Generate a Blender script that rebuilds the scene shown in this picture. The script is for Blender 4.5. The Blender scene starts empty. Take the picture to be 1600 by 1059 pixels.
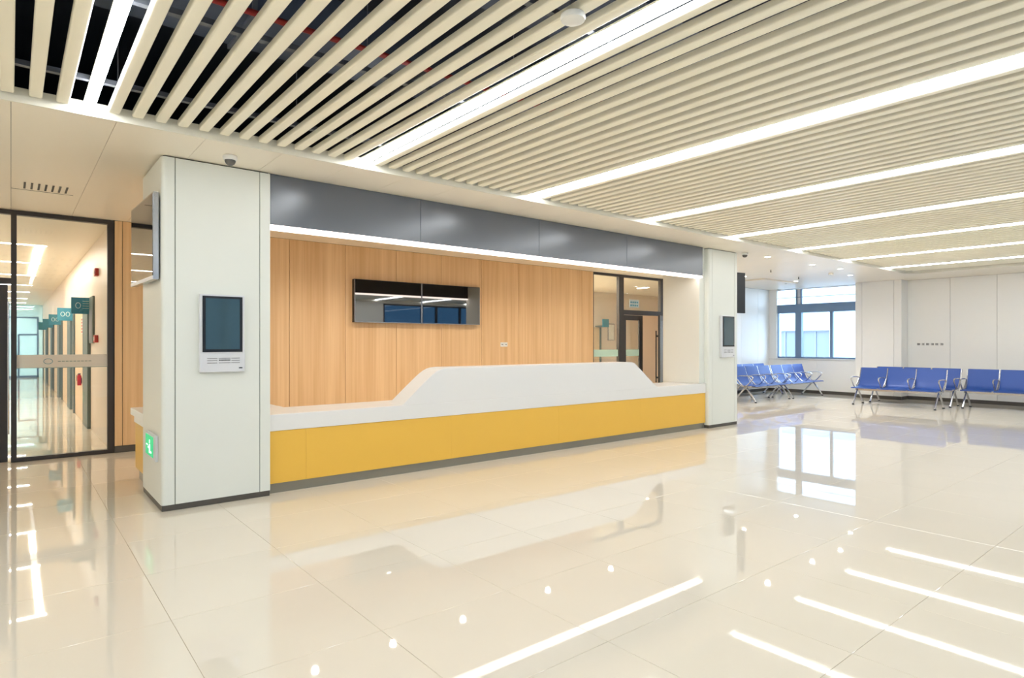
import bpy, math, random
from math import pi, sin, cos, radians
random.seed(4)
scene = bpy.context.scene
COL = scene.collection

# ------------------------------------------------------------------ camera, sky, exposure
H = 3.07          # soffit height
CAM_H = 1.45
cam_d = bpy.data.cameras.new('camera'); cam = bpy.data.objects.new('camera', cam_d); COL.objects.link(cam)
cam.location = (0, 0, CAM_H); cam.rotation_euler = (radians(90), 0, -radians(39.2))
cam_d.sensor_width = 36; cam_d.lens = 21.6; cam_d.shift_y = 6.5 / 1600; cam_d.clip_end = 300; cam_d.clip_start = .05
scene.camera = cam
w = bpy.data.worlds.new('sky'); scene.world = w; w.use_nodes = True
bg = w.node_tree.nodes['Background']; bg.inputs[0].default_value = (0.68, 0.83, 1.0, 1); bg.inputs[1].default_value = 7.5
scene.view_settings.view_transform = 'Standard'; scene.view_settings.look = 'None'
scene.view_settings.gamma = 1; scene.view_settings.use_curve_mapping = False
scene.view_settings.exposure = 0.47
scene.cycles.max_bounces = 10; scene.cycles.diffuse_bounces = 8; scene.cycles.glossy_bounces = 4
scene.cycles.transparent_max_bounces = 12; scene.cycles.transmission_bounces = 4
scene.cycles.sample_clamp_indirect = 6
scene.cycles.use_denoising = True
LAMP = 17.0        # radiance of the linear lamps
DOWN = 45.0        # downlights
CORR = 30.0         # corridor lamps
SPOT = 42.0
LED = 3.2          # strip under the fascia

# ------------------------------------------------------------------ materials
def lin(c):
    r = []
    for v in c:
        v /= 255.0
        r.append(v / 12.92 if v <= .04045 else ((v + .055) / 1.055) ** 2.4)
    return (r[0], r[1], r[2], 1)
def base(name):
    m = bpy.data.materials.new(name); m.use_nodes = True
    return m, m.node_tree.nodes, m.node_tree.links, m.node_tree.nodes['Principled BSDF']
def mat(name, rgb, rough=.5, metal=0, var=.04, scale=3., spec=.5, coat=0, ior=1.5, bump=0, rnd=0.0, stretch=(1, 1, 1)):
    m, N, L, B = base(name)
    c = lin(rgb)
    B.inputs['Roughness'].default_value = rough; B.inputs['Metallic'].default_value = metal
    B.inputs['Specular IOR Level'].default_value = spec; B.inputs['IOR'].default_value = ior
    B.inputs['Coat Weight'].default_value = coat
    tc = N.new('ShaderNodeTexCoord'); mp = N.new('ShaderNodeMapping'); mp.inputs['Scale'].default_value = stretch
    nz = N.new('ShaderNodeTexNoise'); nz.inputs['Scale'].default_value = scale; nz.inputs['Detail'].default_value = 4
    L.new(tc.outputs['Object'], mp.inputs[0]); L.new(mp.outputs[0], nz.inputs['Vector'])
    mx = N.new('ShaderNodeMix'); mx.data_type = 'RGBA'
    mx.inputs[6].default_value = tuple(v * (1 - var) for v in c[:3]) + (1,)
    mx.inputs[7].default_value = tuple(min(1, v * (1 + var)) for v in c[:3]) + (1,)
    L.new(nz.outputs[0], mx.inputs[0])
    out = mx.outputs[2]
    if rnd:
        oi = N.new('ShaderNodeObjectInfo'); mr = N.new('ShaderNodeMapRange')
        mr.inputs[3].default_value = 1 - rnd; mr.inputs[4].default_value = 1 + rnd
        L.new(oi.outputs['Random'], mr.inputs[0])
        hs = N.new('ShaderNodeHueSaturation'); L.new(mr.outputs[0], hs.inputs['Value']); L.new(out, hs.inputs['Color'])
        out = hs.outputs[0]
    L.new(out, B.inputs['Base Color'])
    if bump:
        bp = N.new('ShaderNodeBump'); bp.inputs['Strength'].default_value = bump; bp.inputs['Distance'].default_value = .002
        L.new(nz.outputs[0], bp.inputs['Height']); L.new(bp.outputs[0], B.inputs['Normal'])
    return m
def emit(name, rgb, strength):
    m, N, L, B = base(name)
    B.inputs['Base Color'].default_value = (.8, .8, .8, 1)
    B.inputs['Emission Color'].default_value = lin(rgb); B.inputs['Emission Strength'].default_value = strength
    return m
def glass(name, tint, refl=1.0, extra=0.0, body=None):
    """thin pane: fresnel reflection over a tinted see-through"""
    m, N, L, B = base(name); N.remove(B)
    out = [n for n in N if n.type == 'OUTPUT_MATERIAL'][0]
    tr = N.new('ShaderNodeBsdfTransparent'); tr.inputs[0].default_value = tint + (1,)
    gl = N.new('ShaderNodeBsdfGlossy'); gl.inputs['Roughness'].default_value = .01
    fr = N.new('ShaderNodeFresnel'); fr.inputs[0].default_value = 1.5
    mu = N.new('ShaderNodeMath'); mu.operation = 'MULTIPLY_ADD'; mu.inputs[1].default_value = refl; mu.inputs[2].default_value = extra
    ge = N.new('ShaderNodeNewGeometry'); mi = N.new('ShaderNodeMath'); mi.operation = 'MULTIPLY_ADD'   # same reflectance on both faces of the thin pane
    mi.inputs[1].default_value = 1 / 1.5 - 1.5; mi.inputs[2].default_value = 1.5
    L.new(ge.outputs['Backfacing'], mi.inputs[0]); L.new(mi.outputs[0], fr.inputs[0])
    L.new(fr.outputs[0], mu.inputs[0])
    mx = N.new('ShaderNodeMixShader'); L.new(mu.outputs[0], mx.inputs[0]); L.new(tr.outputs[0], mx.inputs[1]); L.new(gl.outputs[0], mx.inputs[2])
    o = mx.outputs[0]
    if body:
        df = N.new('ShaderNodeBsdfDiffuse'); df.inputs[0].default_value = lin(body[0])
        tl = N.new('ShaderNodeBsdfTranslucent'); tl.inputs[0].default_value = lin(body[0])
        a = N.new('ShaderNodeMixShader'); a.inputs[0].default_value = .4; L.new(df.outputs[0], a.inputs[1]); L.new(tl.outputs[0], a.inputs[2])
        b = N.new('ShaderNodeMixShader'); b.inputs[0].default_value = body[1]; L.new(o, b.inputs[1]); L.new(a.outputs[0], b.inputs[2]); o = b.outputs[0]
    L.new(o, out.inputs[0])
    return m
def wood(name, a, b):
    m, N, L, B = base(name)
    tc = N.new('ShaderNodeTexCoord'); oi = N.new('ShaderNodeObjectInfo')
    add = N.new('ShaderNodeVectorMath'); add.operation = 'ADD'
    sc = N.new('ShaderNodeVectorMath'); sc.operation = 'SCALE'; sc.inputs['Scale'].default_value = 37.0
    L.new(oi.outputs['Location'], sc.inputs[0]); cb = N.new('ShaderNodeCombineXYZ'); L.new(oi.outputs['Random'], cb.inputs[0]); L.new(cb.outputs[0], sc.inputs[0])
    L.new(tc.outputs['Object'], add.inputs[0]); L.new(sc.outputs[0], add.inputs[1])
    def grain(sx, sz, det):
        mp = N.new('ShaderNodeMapping'); mp.inputs['Scale'].default_value = (sx, sx, sz); L.new(add.outputs[0], mp.inputs[0])
        n = N.new('ShaderNodeTexNoise'); n.inputs['Scale'].default_value = 1; n.inputs['Detail'].default_value = det; n.inputs['Distortion'].default_value = .15
        L.new(mp.outputs[0], n.inputs['Vector']); return n
    g1 = grain(26, .55, 5); g2 = grain(5, .22, 2)
    ad = N.new('ShaderNodeMath'); ad.operation = 'ADD'; L.new(g1.outputs[0], ad.inputs[0]); L.new(g2.outputs[0], ad.inputs[1])
    rp = N.new('ShaderNodeMapRange'); rp.inputs[1].default_value = .7; rp.inputs[2].default_value = 1.3; L.new(ad.outputs[0], rp.inputs[0])
    mx = N.new('ShaderNodeMix'); mx.data_type = 'RGBA'; mx.inputs[6].default_value = lin(a); mx.inputs[7].default_value = lin(b)
    L.new(rp.outputs[0], mx.inputs[0])
    L.new(mx.outputs[2], B.inputs['Base Color']); B.inputs['Roughness'].default_value = .42
    return m

M = {}
M['tile'] = mat('polished_cream_tile', (229, 221, 205), .022, var=.035, scale=1.1, ior=1.66, rnd=.006)
M['grout'] = mat('tile_grout', (176, 160, 130), .6, scale=20)
M['slat'] = mat('cream_aluminium_slat', (250, 245, 226), .42, var=.03, scale=2)
M['rail'] = mat('galvanised_rail', (104, 108, 116), .5, metal=.3)
M['soffit'] = mat('soffit_panel', (246, 238, 222), .38, var=.015, scale=1, rnd=.008)
M['trim'] = mat('ceiling_edge_trim', (236, 232, 216), .4)
M['void'] = mat('dark_painted_concrete', (58, 62, 74), .85, var=.3, scale=1.2)
M['duct'] = mat('grey_blue_duct', (78, 86, 102), .5, metal=.2, var=.15, scale=5)
M['rod'] = mat('zinc_rod', (140, 140, 145), .4, metal=.6)
M['redpipe'] = mat('red_fire_pipe', (150, 34, 28), .45)
M['pillar'] = mat('pillar_cladding', (232, 235, 228), .32, var=.01, scale=1)
M['joint'] = mat('dark_joint', (58, 56, 50), .7)
M['kick'] = mat('brushed_steel_kick', (150, 146, 132), .35, metal=.55)
M['skirt'] = mat('dark_skirting', (88, 84, 78), .45, metal=.2)
M['fascia'] = mat('slate_grey_fascia', (98, 104, 114), .24, var=.02, spec=.8)
M['wood'] = wood('oak_veneer', (218, 176, 126), (238, 202, 154))
M['wood2'] = wood('honey_oak_veneer', (196, 148, 84), (222, 176, 110))
M['white'] = mat('white_solid_surface', (238, 238, 236), .28, var=.008, scale=2)
M['yellow'] = mat('yellow_counter_panel', (240, 192, 80), .38, var=.02, scale=3)
M['wall'] = mat('white_wall_panel', (242, 241, 237), .42, var=.01, scale=1, rnd=.008)
M['warmwall'] = mat('warm_white_wall', (236, 224, 212), .4, var=.015, scale=1)
M['creamdoor'] = mat('cream_door', (222, 198, 164), .45, var=.03)
M['frame'] = mat('dark_bronze_frame', (68, 64, 62), .4, metal=.3)
M['jamb'] = mat('grey_teal_jamb', (92, 108, 106), .45)
M['winframe'] = mat('blue_grey_window_frame', (116, 142, 172), .45, metal=.1)  # blue-grey lightened: window haze is put into the frame colour
M['black'] = mat('black_plastic', (26, 26, 30), .35)
M['screen'] = mat('dark_screen_glass', (14, 20, 26), .03, spec=.9, ior=2.0, var=.02)
M['tvscreen'] = mat('wall_display_glass', (12, 14, 18), .02, spec=1., ior=2.0, var=.02)
M['kioskscreen'] = mat('kiosk_screen_glass', (66, 88, 98), .06, spec=.6, ior=1.6, var=.06, scale=4)  # teal of the reflected entrance glazing is put into the base colour
M['casing'] = mat('pale_silver_casing', (222, 224, 228), .3, var=.01)
M['silver'] = mat('silver_bezel', (190, 192, 194), .25, metal=.8)
M['chrome'] = mat('polished_aluminium', (206, 206, 208), .22, metal=.9)
M['whiteplastic'] = mat('white_plastic', (240, 240, 236), .4)
M['domeglass'] = mat('smoked_dome', (96, 94, 90), .12, spec=.8)
M['ink'] = mat('dark_print', (70, 70, 68), .6)
M['teal'] = mat('teal_sign', (66, 140, 162), .4, var=.04)
M['tealbright'] = mat('bright_teal_print', (60, 150, 176), .4)
M['signink'] = mat('white_sign_print', (226, 240, 240), .5)
M['red'] = mat('red_alarm_plastic', (196, 40, 36), .4)
M['blueseat'] = mat('blue_perforated_steel', (50, 86, 164), .36, var=.05, scale=60, metal=.1, bump=.2)
M['blueside'] = mat('blue_seat_padding', (44, 66, 140), .5)
M['green'] = emit('green_exit_lamp', (70, 220, 150), .5)
M['green'].node_tree.nodes['Principled BSDF'].inputs['Base Color'].default_value = lin((30, 150, 90))
M['exitwhite'] = emit('exit_symbol', (220, 255, 236), .9)
M['lamp'] = emit('linear_lamp', (244, 249, 255), LAMP)
M['corrlamp'] = emit('corridor_lamp', (255, 246, 236), CORR)
M['rearlamp'] = emit('rear_corridor_lamp', (255, 246, 232), 34.0)
M['led'] = emit('led_strip', (255, 236, 226), LED)
M['down'] = emit('downlight_lens', (255, 248, 240), DOWN)
M['glass'] = glass('clear_glass', (.93, .95, .93), 1.0)
M['winglass'] = glass('window_glass', (.9, .95, .98), 1.0)
M['tintglass'] = glass('tinted_entrance_glass', (.11, .18, .235), 1.0)
M['frost'] = glass('pale_blue_glass', (.66, .84, .92), 1.0, body=((206, 230, 240), .6))
M['decal'] = glass('frosted_decal', (.9, .9, .9), .3, body=((236, 232, 226), .72))
M['decalteal'] = glass('teal_decal', (.7, .85, .85), .3, body=((198, 214, 208), .5))
M['facade'] = mat('white_render_facade', (168, 174, 182), .8, var=.02)
M['facwin'] = mat('pale_blue_facade_glass', (104, 114, 124), .3, var=.05)
M['facband'] = mat('grey_facade_band', (120, 128, 140), .6)
M['platepaint'] = mat('pale_grey_plate', (190, 202, 206), .4)
M['endwall'] = mat('pale_blue_wall', (176, 206, 224), .6)
M['ground'] = mat('paved_yard', (120, 120, 118), .8, scale=4)

# ------------------------------------------------------------------ builders
class MB:
    def __init__(s): s.v = []; s.f = []
    def box(s, x0, x1, y0, y1, z0, z1):
        if x0 > x1: x0, x1 = x1, x0
        if y0 > y1: y0, y1 = y1, y0
        if z0 > z1: z0, z1 = z1, z0
        n = len(s.v)
        s.v += [(x0, y0, z0), (x1, y0, z0), (x1, y1, z0), (x0, y1, z0), (x0, y0, z1), (x1, y0, z1), (x1, y1, z1), (x0, y1, z1)]
        s.f += [tuple(n + i for i in q) for q in ((0, 3, 2, 1), (4, 5, 6, 7), (0, 1, 5, 4), (1, 2, 6, 5), (2, 3, 7, 6), (3, 0, 4, 7))]
        return s
    def prism(s, prof, axis, a, b):
        """prof: 2D outline, extruded along axis ('x','y','z') from a to b"""
        n = len(s.v); k = len(prof)
        for t in (a, b):
            for p, q in prof:
                s.v.append({'x': (t, p, q), 'y': (p, t, q), 'z': (p, q, t)}[axis])
        s.f.append(tuple(n + i for i in range(k))); s.f.append(tuple(n + k + i for i in reversed(range(k))))
        for i in range(k):
            j = (i + 1) % k
            s.f.append((n + i, n + k + i, n + k + j, n + j))
        return s
    def cyl(s, c, r, z0, z1, k=20, r2=None):
        n = len(s.v); r2 = r if r2 is None else r2
        for z, rr in ((z0, r), (z1, r2)):
            for i in range(k):
                a = 2 * pi * i / k; s.v.append((c[0] + rr * cos(a), c[1] + rr * sin(a), z))
        s.f.append(tuple(n + i for i in reversed(range(k)))); s.f.append(tuple(n + k + i for i in range(k)))
        for i in range(k):
            j = (i + 1) % k; s.f.append((n + i, n + j, n + k + j, n + k + i))
        return s
    def lathe(s, c, prof, k=20):
        n = len(s.v); m = len(prof)
        for r, z in prof:
            for i in range(k):
                a = 2 * pi * i / k; s.v.append((c[0] + r * cos(a), c[1] + r * sin(a), c[2] + z))
        for q in range(m - 1):
            for i in range(k):
                j = (i + 1) % k; s.f.append((n + q * k + i, n + q * k + j, n + (q + 1) * k + j, n + (q + 1) * k + i))
        s.f.append(tuple(n + i for i in reversed(range(k)))); s.f.append(tuple(n + (m - 1) * k + i for i in range(k)))
        return s
    def tube(s, pts, r, k=8, closed=False, flat=1.0):
        from mathutils import Vector
        P = [Vector(p) for p in pts]; n = len(s.v); m = len(P); up = None
        for i, p in enumerate(P):
            a = P[(i - 1) % m] if (closed or i > 0) else p; b = P[(i + 1) % m] if (closed or i < m - 1) else p
            t = (b - a).normalized()
            if up is None:
                up = Vector((1, 0, 0)) if abs(t.x) < .9 else Vector((0, 0, 1))
            u = (up - t * up.dot(t)).normalized(); v = t.cross(u); up = u
            for j in range(k):
                g = 2 * pi * j / k; s.v.append(tuple(p + u * (r * flat * cos(g)) + v * (r * sin(g))))
        for i in range(m if closed else m - 1):
            i2 = (i + 1) % m
            for j in range(k):
                j2 = (j + 1) % k; s.f.append((n + i * k + j, n + i * k + j2, n + i2 * k + j2, n + i2 * k + j))
        if not closed:
            s.f.append(tuple(n + j for j in reversed(range(k)))); s.f.append(tuple(n + (m - 1) * k + j for j in range(k)))
        return s
    def build(s, name, m, parent=None, smooth=False, bevel=0, origin=None):
        ox = oy = oz = 0
        if parent is not None:
            r = parent
            while r.parent: r = r.parent
            ox, oy, oz = r.location
        elif origin:
            ox, oy, oz = origin
        me = bpy.data.meshes.new(name)
        me.from_pydata([(a - ox, b - oy, c - oz) for a, b, c in s.v], [], s.f); me.update()
        import bmesh
        bm = bmesh.new(); bm.from_mesh(me); bmesh.ops.recalc_face_normals(bm, faces=bm.faces); bm.to_mesh(me); bm.free()
        if smooth:
            me.polygons.foreach_set('use_smooth', [True] * len(me.polygons))
            try: me.set_sharp_from_angle(angle=radians(40))
            except Exception: pass
        me.materials.append(M[m] if isinstance(m, str) else m)
        o = bpy.data.objects.new(name, me); COL.objects.link(o)
        if parent is not None: o.parent = parent
        elif origin: o.location = origin
        if bevel:
            b = o.modifiers.new('bevel', 'BEVEL'); b.width = bevel; b.segments = 3; b.limit_method = 'ANGLE'
        return o
def box(*a): return MB().box(*a)
def thing(name, label, cat, loc=(0, 0, 0), rz=0, group=None):
    o = bpy.data.objects.new(name, None); COL.objects.link(o); o.location = loc; o.rotation_euler = (0, 0, rz)
    o.empty_display_size = .1
    o['label'] = label; o['category'] = cat
    if group: o['group'] = group
    return o
def tag(o, label, cat, group=None):
    o['label'] = label; o['category'] = cat
    if group: o['group'] = group
    return o
def struct(o, label=None, cat=None):
    o['kind'] = 'structure'
    if label: o['label'] = label
    if cat: o['category'] = cat
    return o
def dup(root, loc, rz=0, label=None, group=None):
    r = root.copy(); COL.objects.link(r); r.location = loc; r.rotation_euler = (0, 0, rz)
    if label: r['label'] = label
    if group: r['group'] = group
    for ch in list(root.children):
        c = ch.copy(); COL.objects.link(c); c.parent = r
        for g in list(ch.children):
            d = g.copy(); COL.objects.link(d); d.parent = c
    return r
def copy_piece(src, loc, parent, name=None):
    c = src.copy(); COL.objects.link(c); c.parent = parent; c.location = loc
    return c

XL, XR, YF, YB = -6.0, 18.0, -3.0, 9.6      # hall extents

# ================================================================== STRUCTURE
# ---- floor with tiles
fl = MB()
fl.box(XL - .2, XR + .3, YF - .2, YB + .02, -.25, -.0025)
fl.box(-2.6, 1.3, YB + .02, 40, -.25, -.0025)
fl.box(7.5, 17.5, YB + .02, 13.6, -.25, -.0025)
floor = struct(fl.build('floor', 'grout'), 'glossy cream polished tile floor of the hall', 'floor')
T = .8; G = .0011
def tile_mb(x0, y0, x1, y1, m=None):
    m = m or MB(); n = len(m.v); b = .001
    x0 += G; y0 += G; x1 -= G; y1 -= G
    m.v += [(x0, y0, -.0115), (x1, y0, -.0115), (x1, y1, -.0115), (x0, y1, -.0115), (x0, y0, -b), (x1, y0, -b), (x1, y1, -b), (x0, y1, -b),
            (x0 + b, y0 + b, 0), (x1 - b, y0 + b, 0), (x1 - b, y1 - b, 0), (x0 + b, y1 - b, 0)]
    for i in range(4):
        j = (i + 1) % 4
        m.f += [(n + i, n + j, n + 4 + j, n + 4 + i), (n + 4 + i, n + 4 + j, n + 8 + j, n + 8 + i)]
    m.f += [(n + 8, n + 9, n + 10, n + 11), (n, n + 3, n + 2, n + 1)]
    return m
cells = []
for i in range(-9, 23):
    for j in range(-11, 11):
        x0 = .65 + T * i; y0 = 2.02 + T * j; x1 = min(x0 + T, XR); y1 = min(y0 + T, YB)
        x0 = max(x0, XL); y0 = max(y0, YF)
        if x1 - x0 < .03 or y1 - y0 < .03: continue
        cx = (x0 + x1) / 2; cy = (y0 + y1) / 2
        d = .632 * cx + .775 * cy; la = .775 * cx - .632 * cy
        vis = d > 1.2 and abs(la) < d * .85 + .8 and 960 * CAM_H / max(d, .1) < 620
        if 1.9 < cx < 9.2 and cy > 6.8: vis = False
        cells.append((0 if vis and (x1 - x0 > .79 and y1 - y0 > .79) else 1, d, x0, y0, x1, y1))
cells.sort()
proto = None; rest = MB(); n = 0
for vis, d, x0, y0, x1, y1 in cells:
    if vis == 0 and n < 290:
        if proto is None:
            proto = tile_mb(-.4, -.4, .4, .4).build('tile', 'tile', None); proto.parent = floor; proto.location = (x0 + .4, y0 + .4, 0)
        else: copy_piece(proto, (x0 + .4, y0 + .4, 0), floor)
        n += 1
    else: tile_mb(x0, y0, x1, y1, rest)
for i in range(-4, 1):
    for j in range(0, 38):
        tile_mb(max(.65 + T * i, -2.5), YB + .1 + T * j, min(.65 + T * i + T, 1.05), YB + .1 + T * j + T, rest)
for i in range(9, 21):
    for j in range(0, 5):
        tile_mb(.65 + T * i, YB + .1 + T * j, min(.65 + T * i + T, 17.4), min(YB + .1 + T * j + T, 13.4), rest)
r_ = rest.build('tiling', 'tile', floor); r_['kind'] = 'stuff'

# ---- ceiling: dark structural slab, soffit panels, slats
SLAT_Z = 3.12; SY0 = -2.7; SY1 = 5.285; SX1 = 16.35
cl = MB(); cl.box(XL - .2, XR + .3, YF - .2, YB + .02, 4.35, 4.6)
for yb in (-1.6, .9, 3.6): cl.box(XL, XR, yb, yb + .35, 3.98, 4.35)       # downstand beams
ceiling = struct(cl.build('ceiling', 'void'), 'dark slab above cream slatted ceiling and soffit', 'ceiling')
# soffit panels (each .6 m wide)
pan = None
x = -6.0
k = 0
def piece(mb, name, m, parent, **kw): return mb.build(name, m, parent, **kw)
while x < XR - .01:
    x1 = min(x + .6, XR)
    piece(box(x + .0015, x1 - .0015, 5.32, 9.6, H, H + .02), 'panel', 'soffit', ceiling); x = x1
x = SX1 + .02
y = 5.32
while y > YF + .01:
    y1 = max(y - .93, YF)
    piece(box(SX1 + .02, XR, y1 + .0015, y - .0015, H, H + .02), 'panel', 'soffit', ceiling); y = y1
piece(box(XL, XR, YF, SY0 - .02, H, H + .02), 'front_soffit', 'soffit', ceiling)
# backing so that the seams of the soffit stay dark
piece(MB().box(XL, XR, 5.34, 9.6, H + .03, H + .05).box(SX1 + .04, XR, YF, 5.34, H + .03, H + .05), 'seam_backing', 'joint', ceiling)
# upstand trims around the slat field, the far right corner rounded
piece(box(XL, SX1 - .5, 5.3, 5.32, H, H + .1), 'edge_trim', 'trim', ceiling)
R_ = .5; arc = [(SX1 - R_ + R_ * sin(a), 5.3 - R_ + R_ * cos(a)) for a in [i * pi / 16 for i in range(9)]]
arc2 = [(SX1 - R_ + (R_ + .02) * sin(a), 5.3 - R_ + (R_ + .02) * cos(a)) for a in [i * pi / 16 for i in range(9)]]
piece(MB().prism(arc + arc2[::-1], 'z', H, H + .1), 'corner_trim', 'trim', ceiling)
piece(MB().prism(arc + [(SX1 + .02, 5.32)], 'z', H, H + .02), 'corner_panel', 'soffit', ceiling)
piece(box(SX1, SX1 + .02, SY0, 5.3 - R_, H, H + .1), 'edge_trim', 'trim', ceiling)
piece(box(XL, SX1, SY0 - .02, SY0, H, H + .1), 'edge_trim', 'trim', ceiling)
# slats
def slat_prof(wd, ht, r=.012):
    p = [(-wd / 2, ht), (-wd / 2, r)]
    for i in range(1, 4): a = pi + i * pi / 8; p.append((-wd / 2 + r + r * cos(a), r + r * sin(a)))
    p.append((-wd / 2 + r, 0)); p.append((wd / 2 - r, 0))
    for i in range(1, 4): a = 1.5 * pi + i * pi / 8; p.append((wd / 2 - r + r * cos(a), r + r * sin(a)))
    p += [(wd / 2, r), (wd / 2, ht)]
    return p
P0 = .43; PITCH = .15
slat_proto = None; lampx = []
i = int(math.floor((XL - P0) / PITCH)) + 1
while True:
    x = P0 + PITCH * i
    if x > SX1 - .06: break
    if i % 14 == 0: lampx.append(x)
    else:
        y1 = SY1
        if x > SX1 - .5: y1 = 5.3 - .5 + math.sqrt(max(.01, .25 - (x - (SX1 - .5)) ** 2)) - .015
        if slat_proto is None or y1 != SY1:
            s = MB().prism(slat_prof(.075, .042), 'y', SY0 + .01, y1).build('slat', 'slat', None, smooth=True)
            s.parent = ceiling; s.location = (x, 0, SLAT_Z)
            if y1 == SY1: slat_proto = s
        else: copy_piece(slat_proto, (x, 0, SLAT_Z), ceiling)
    i += 1
for j in range(6):
    yy = SY1 - .45 - j * 1.25
    piece(box(XL, SX1, yy, yy + .04, SLAT_Z + .043, SLAT_Z + .075), 'carrier_rail', 'rail', ceiling)
# corridor ceilings
piece(MB().box(-2.6, 1.2, YB + .14, 40, H, H + .1), 'corridor_ceiling', 'soffit', ceiling)
piece(MB().box(7.5, 17.5, YB + .14, 13.6, H, H + .1), 'corridor_ceiling', 'soffit', ceiling)

# ---- back wall
wb = MB()
wb.box(1.06, 10.2, YB + .03, YB + .13, -.002, 4.4)
wb.box(12.9, XR, YB + .03, YB + .13, -.002, 4.4)
wb.box(XL, 1.06, YB + .0, YB + .13, H + .02, 4.4); wb.box(10.2, 12.9, YB, YB + .13, H + .02, 4.4)
wall_back = struct(wb.build('wall_back', 'joint'), 'oak and white panelled wall behind reception counter', 'wall')
seams = [1.06, 1.15, 1.50, 2.43, 3.36, 4.28, 5.22, 6.15, 7.07, 8.01, 8.92, 9.83, 10.2]
for a, b in zip(seams[:-1], seams[1:]):
    piece(box(a + .003, b - .003, YB, YB + .025, .09, H - .003), 'panel', 'wood', wall_back, bevel=.0015)
piece(box(1.06, 10.2, YB + .006, YB + .028, 0, .085), 'skirting', 'skirt', wall_back)
seams = [12.9, 13.6, 14.53, 15.46, 16.4, 17.33, 18.0]
for a, b in zip(seams[:-1], seams[1:]):
    piece(box(a + .003, b - .003, YB, YB + .025, .09, H - .003), 'panel', 'wall', wall_back, bevel=.0015)
piece(box(12.9, 18.0, YB + .006, YB + .028, 0, .085), 'skirting', 'skirt', wall_back)

# ---- right wall with window and pilaster
WY0, WY1, WZ0, WZ1 = 6.7, 9.36, 1.0, H - .002
wr = MB()
wr.box(XR, XR + .25, YF, WY0, -.002, 4.4)
wr.box(XR, XR + .25, WY1, YB + .13, -.002, 4.4)
wr.box(XR, XR + .25, WY0, WY1, -.002, WZ0); wr.box(XR, XR + .25, WY0, WY1, H + .02, 4.4)
wall_right = struct(wr.build('wall_right', 'joint'), 'white panelled right wall with window and pilaster', 'wall')
ys = [5.85, 4.92, 3.99, 3.06, 2.13, 1.2, .27, -.66, -1.59, -2.52, -3.0]
for a, b in zip(ys[:-1], ys[1:]):
    piece(box(XR - .02, XR, b + .003, a - .003, .09, H - .003), 'panel', 'wall', wall_right, bevel=.0015)
piece(box(XR - .018, XR, YF, 5.85, 0, .085), 'skirting', 'skirt', wall_right)
for a, b in ((6.9, 8.15), (8.15, 9.6)):
    piece(box(XR - .02, XR, a + .003, b - .003, .09, WZ0 - .035), 'panel', 'wall', wall_right, bevel=.0015)
piece(box(XR - .018, XR, 6.9, 9.6, 0, .085), 'skirting', 'skirt', wall_right)
piece(box(XR - .02, XR, WY1 + .003, YB - .003, WZ0 - .03, H - .003), 'panel', 'wall', wall_right)
PX = 17.55
pl = MB().box(PX + .02, XR, 5.87, 6.93, 0, H - .004).build('pilaster_core', 'joint', wall_right)
piece(box(PX, PX + .02, 6.03, 6.78, .09, H - .003), 'panel', 'wall', wall_right, bevel=.0015)
piece(box(PX, PX + .02, 6.786, 6.95, .09, H - .003), 'panel', 'wall', wall_right, bevel=.0015)
piece(box(PX, PX + .02, 5.85, 6.024, .09, H - .003), 'panel', 'wall', wall_right, bevel=.0015)
piece(MB().box(PX + .02, XR, 5.85, 5.87, .09, H - .003).box(PX + .02, XR, 6.93, 6.95, .09, H - .003), 'return_panel', 'wall', wall_right)
piece(MB().box(PX + .004, PX + .02, 5.854, 6.946, 0, .085).box(PX + .02, XR, 5.854, 5.87, 0, .085), 'skirting', 'skirt', wall_right)
# window
win = struct(thing('window_1', 'blue-grey framed window at the far end of the waiting area', 'window', (XR + .06, 8.0, WZ0)))
def wpart(mb, name='window_frame', m='winframe'): return mb.build(name, m, win)
fx0, fx1 = XR + .03, XR + .10
wpart(box(fx0 - .02, fx1 + .02, WY0, WY1, 2.35, 2.60), 'transom')
wpart(box(fx0, fx1, WY0, WY1, WZ0, WZ0 + .05)); wpart(box(fx0, fx1, WY0, WY1, WZ1 - .03, WZ1), 'window_frame', 'casing')
wpart(box(fx0 - .03, fx1 + .03, 8.62, 8.80, WZ0 + .05, 2.35), 'mullion')
wpart(MB().box(fx0, fx0 + .05, 8.62, 8.66, 2.6, WZ1 - .03).box(fx0, fx0 + .05, 8.76, 8.80, 2.6, WZ1 - .03), 'mullion')
wpart(box(fx0 + .03, fx0 + .05, 8.66, 8.76, 2.6, WZ1 - .03), 'mullion_infill', 'casing')
wpart(box(fx0, fx1, 7.74, 7.82, WZ0 + .05, 2.35), 'mullion')
wpart(box(fx0 + .02, fx0 + .04, WY0, WY1, 2.80, 2.815), 'glazing_bar')
wpart(box(fx0, fx1, WY1 - .03, WY1, WZ0 + .05, 2.35), 'window_frame', 'winframe'); wpart(box(fx0, fx1, WY0, WY0 + .05, WZ0 + .05, 2.35))
for a, b, c, d_ in ((8.80, WY1 - .03, WZ0 + .05, 2.35), (7.82, 8.62, WZ0 + .05, 2.35), (WY0 + .05, 7.74, WZ0 + .05, 2.35), (8.80, WY1, 2.6, WZ1 - .03), (WY0, 8.62, 2.6, WZ1 - .03)):
    wpart(box(fx0 + .055, fx0 + .061, a, b, c, d_), 'pane', 'winglass')
wpart(box(XR - .06, XR + .25, WY0, WY1 + .06, WZ0 - .028, WZ0), 'window_sill', 'white')
wpart(MB().box(XR + .0, XR + .25, WY1 - .006, WY1 - .001, WZ0, WZ1), 'reveal', 'white')

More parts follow.
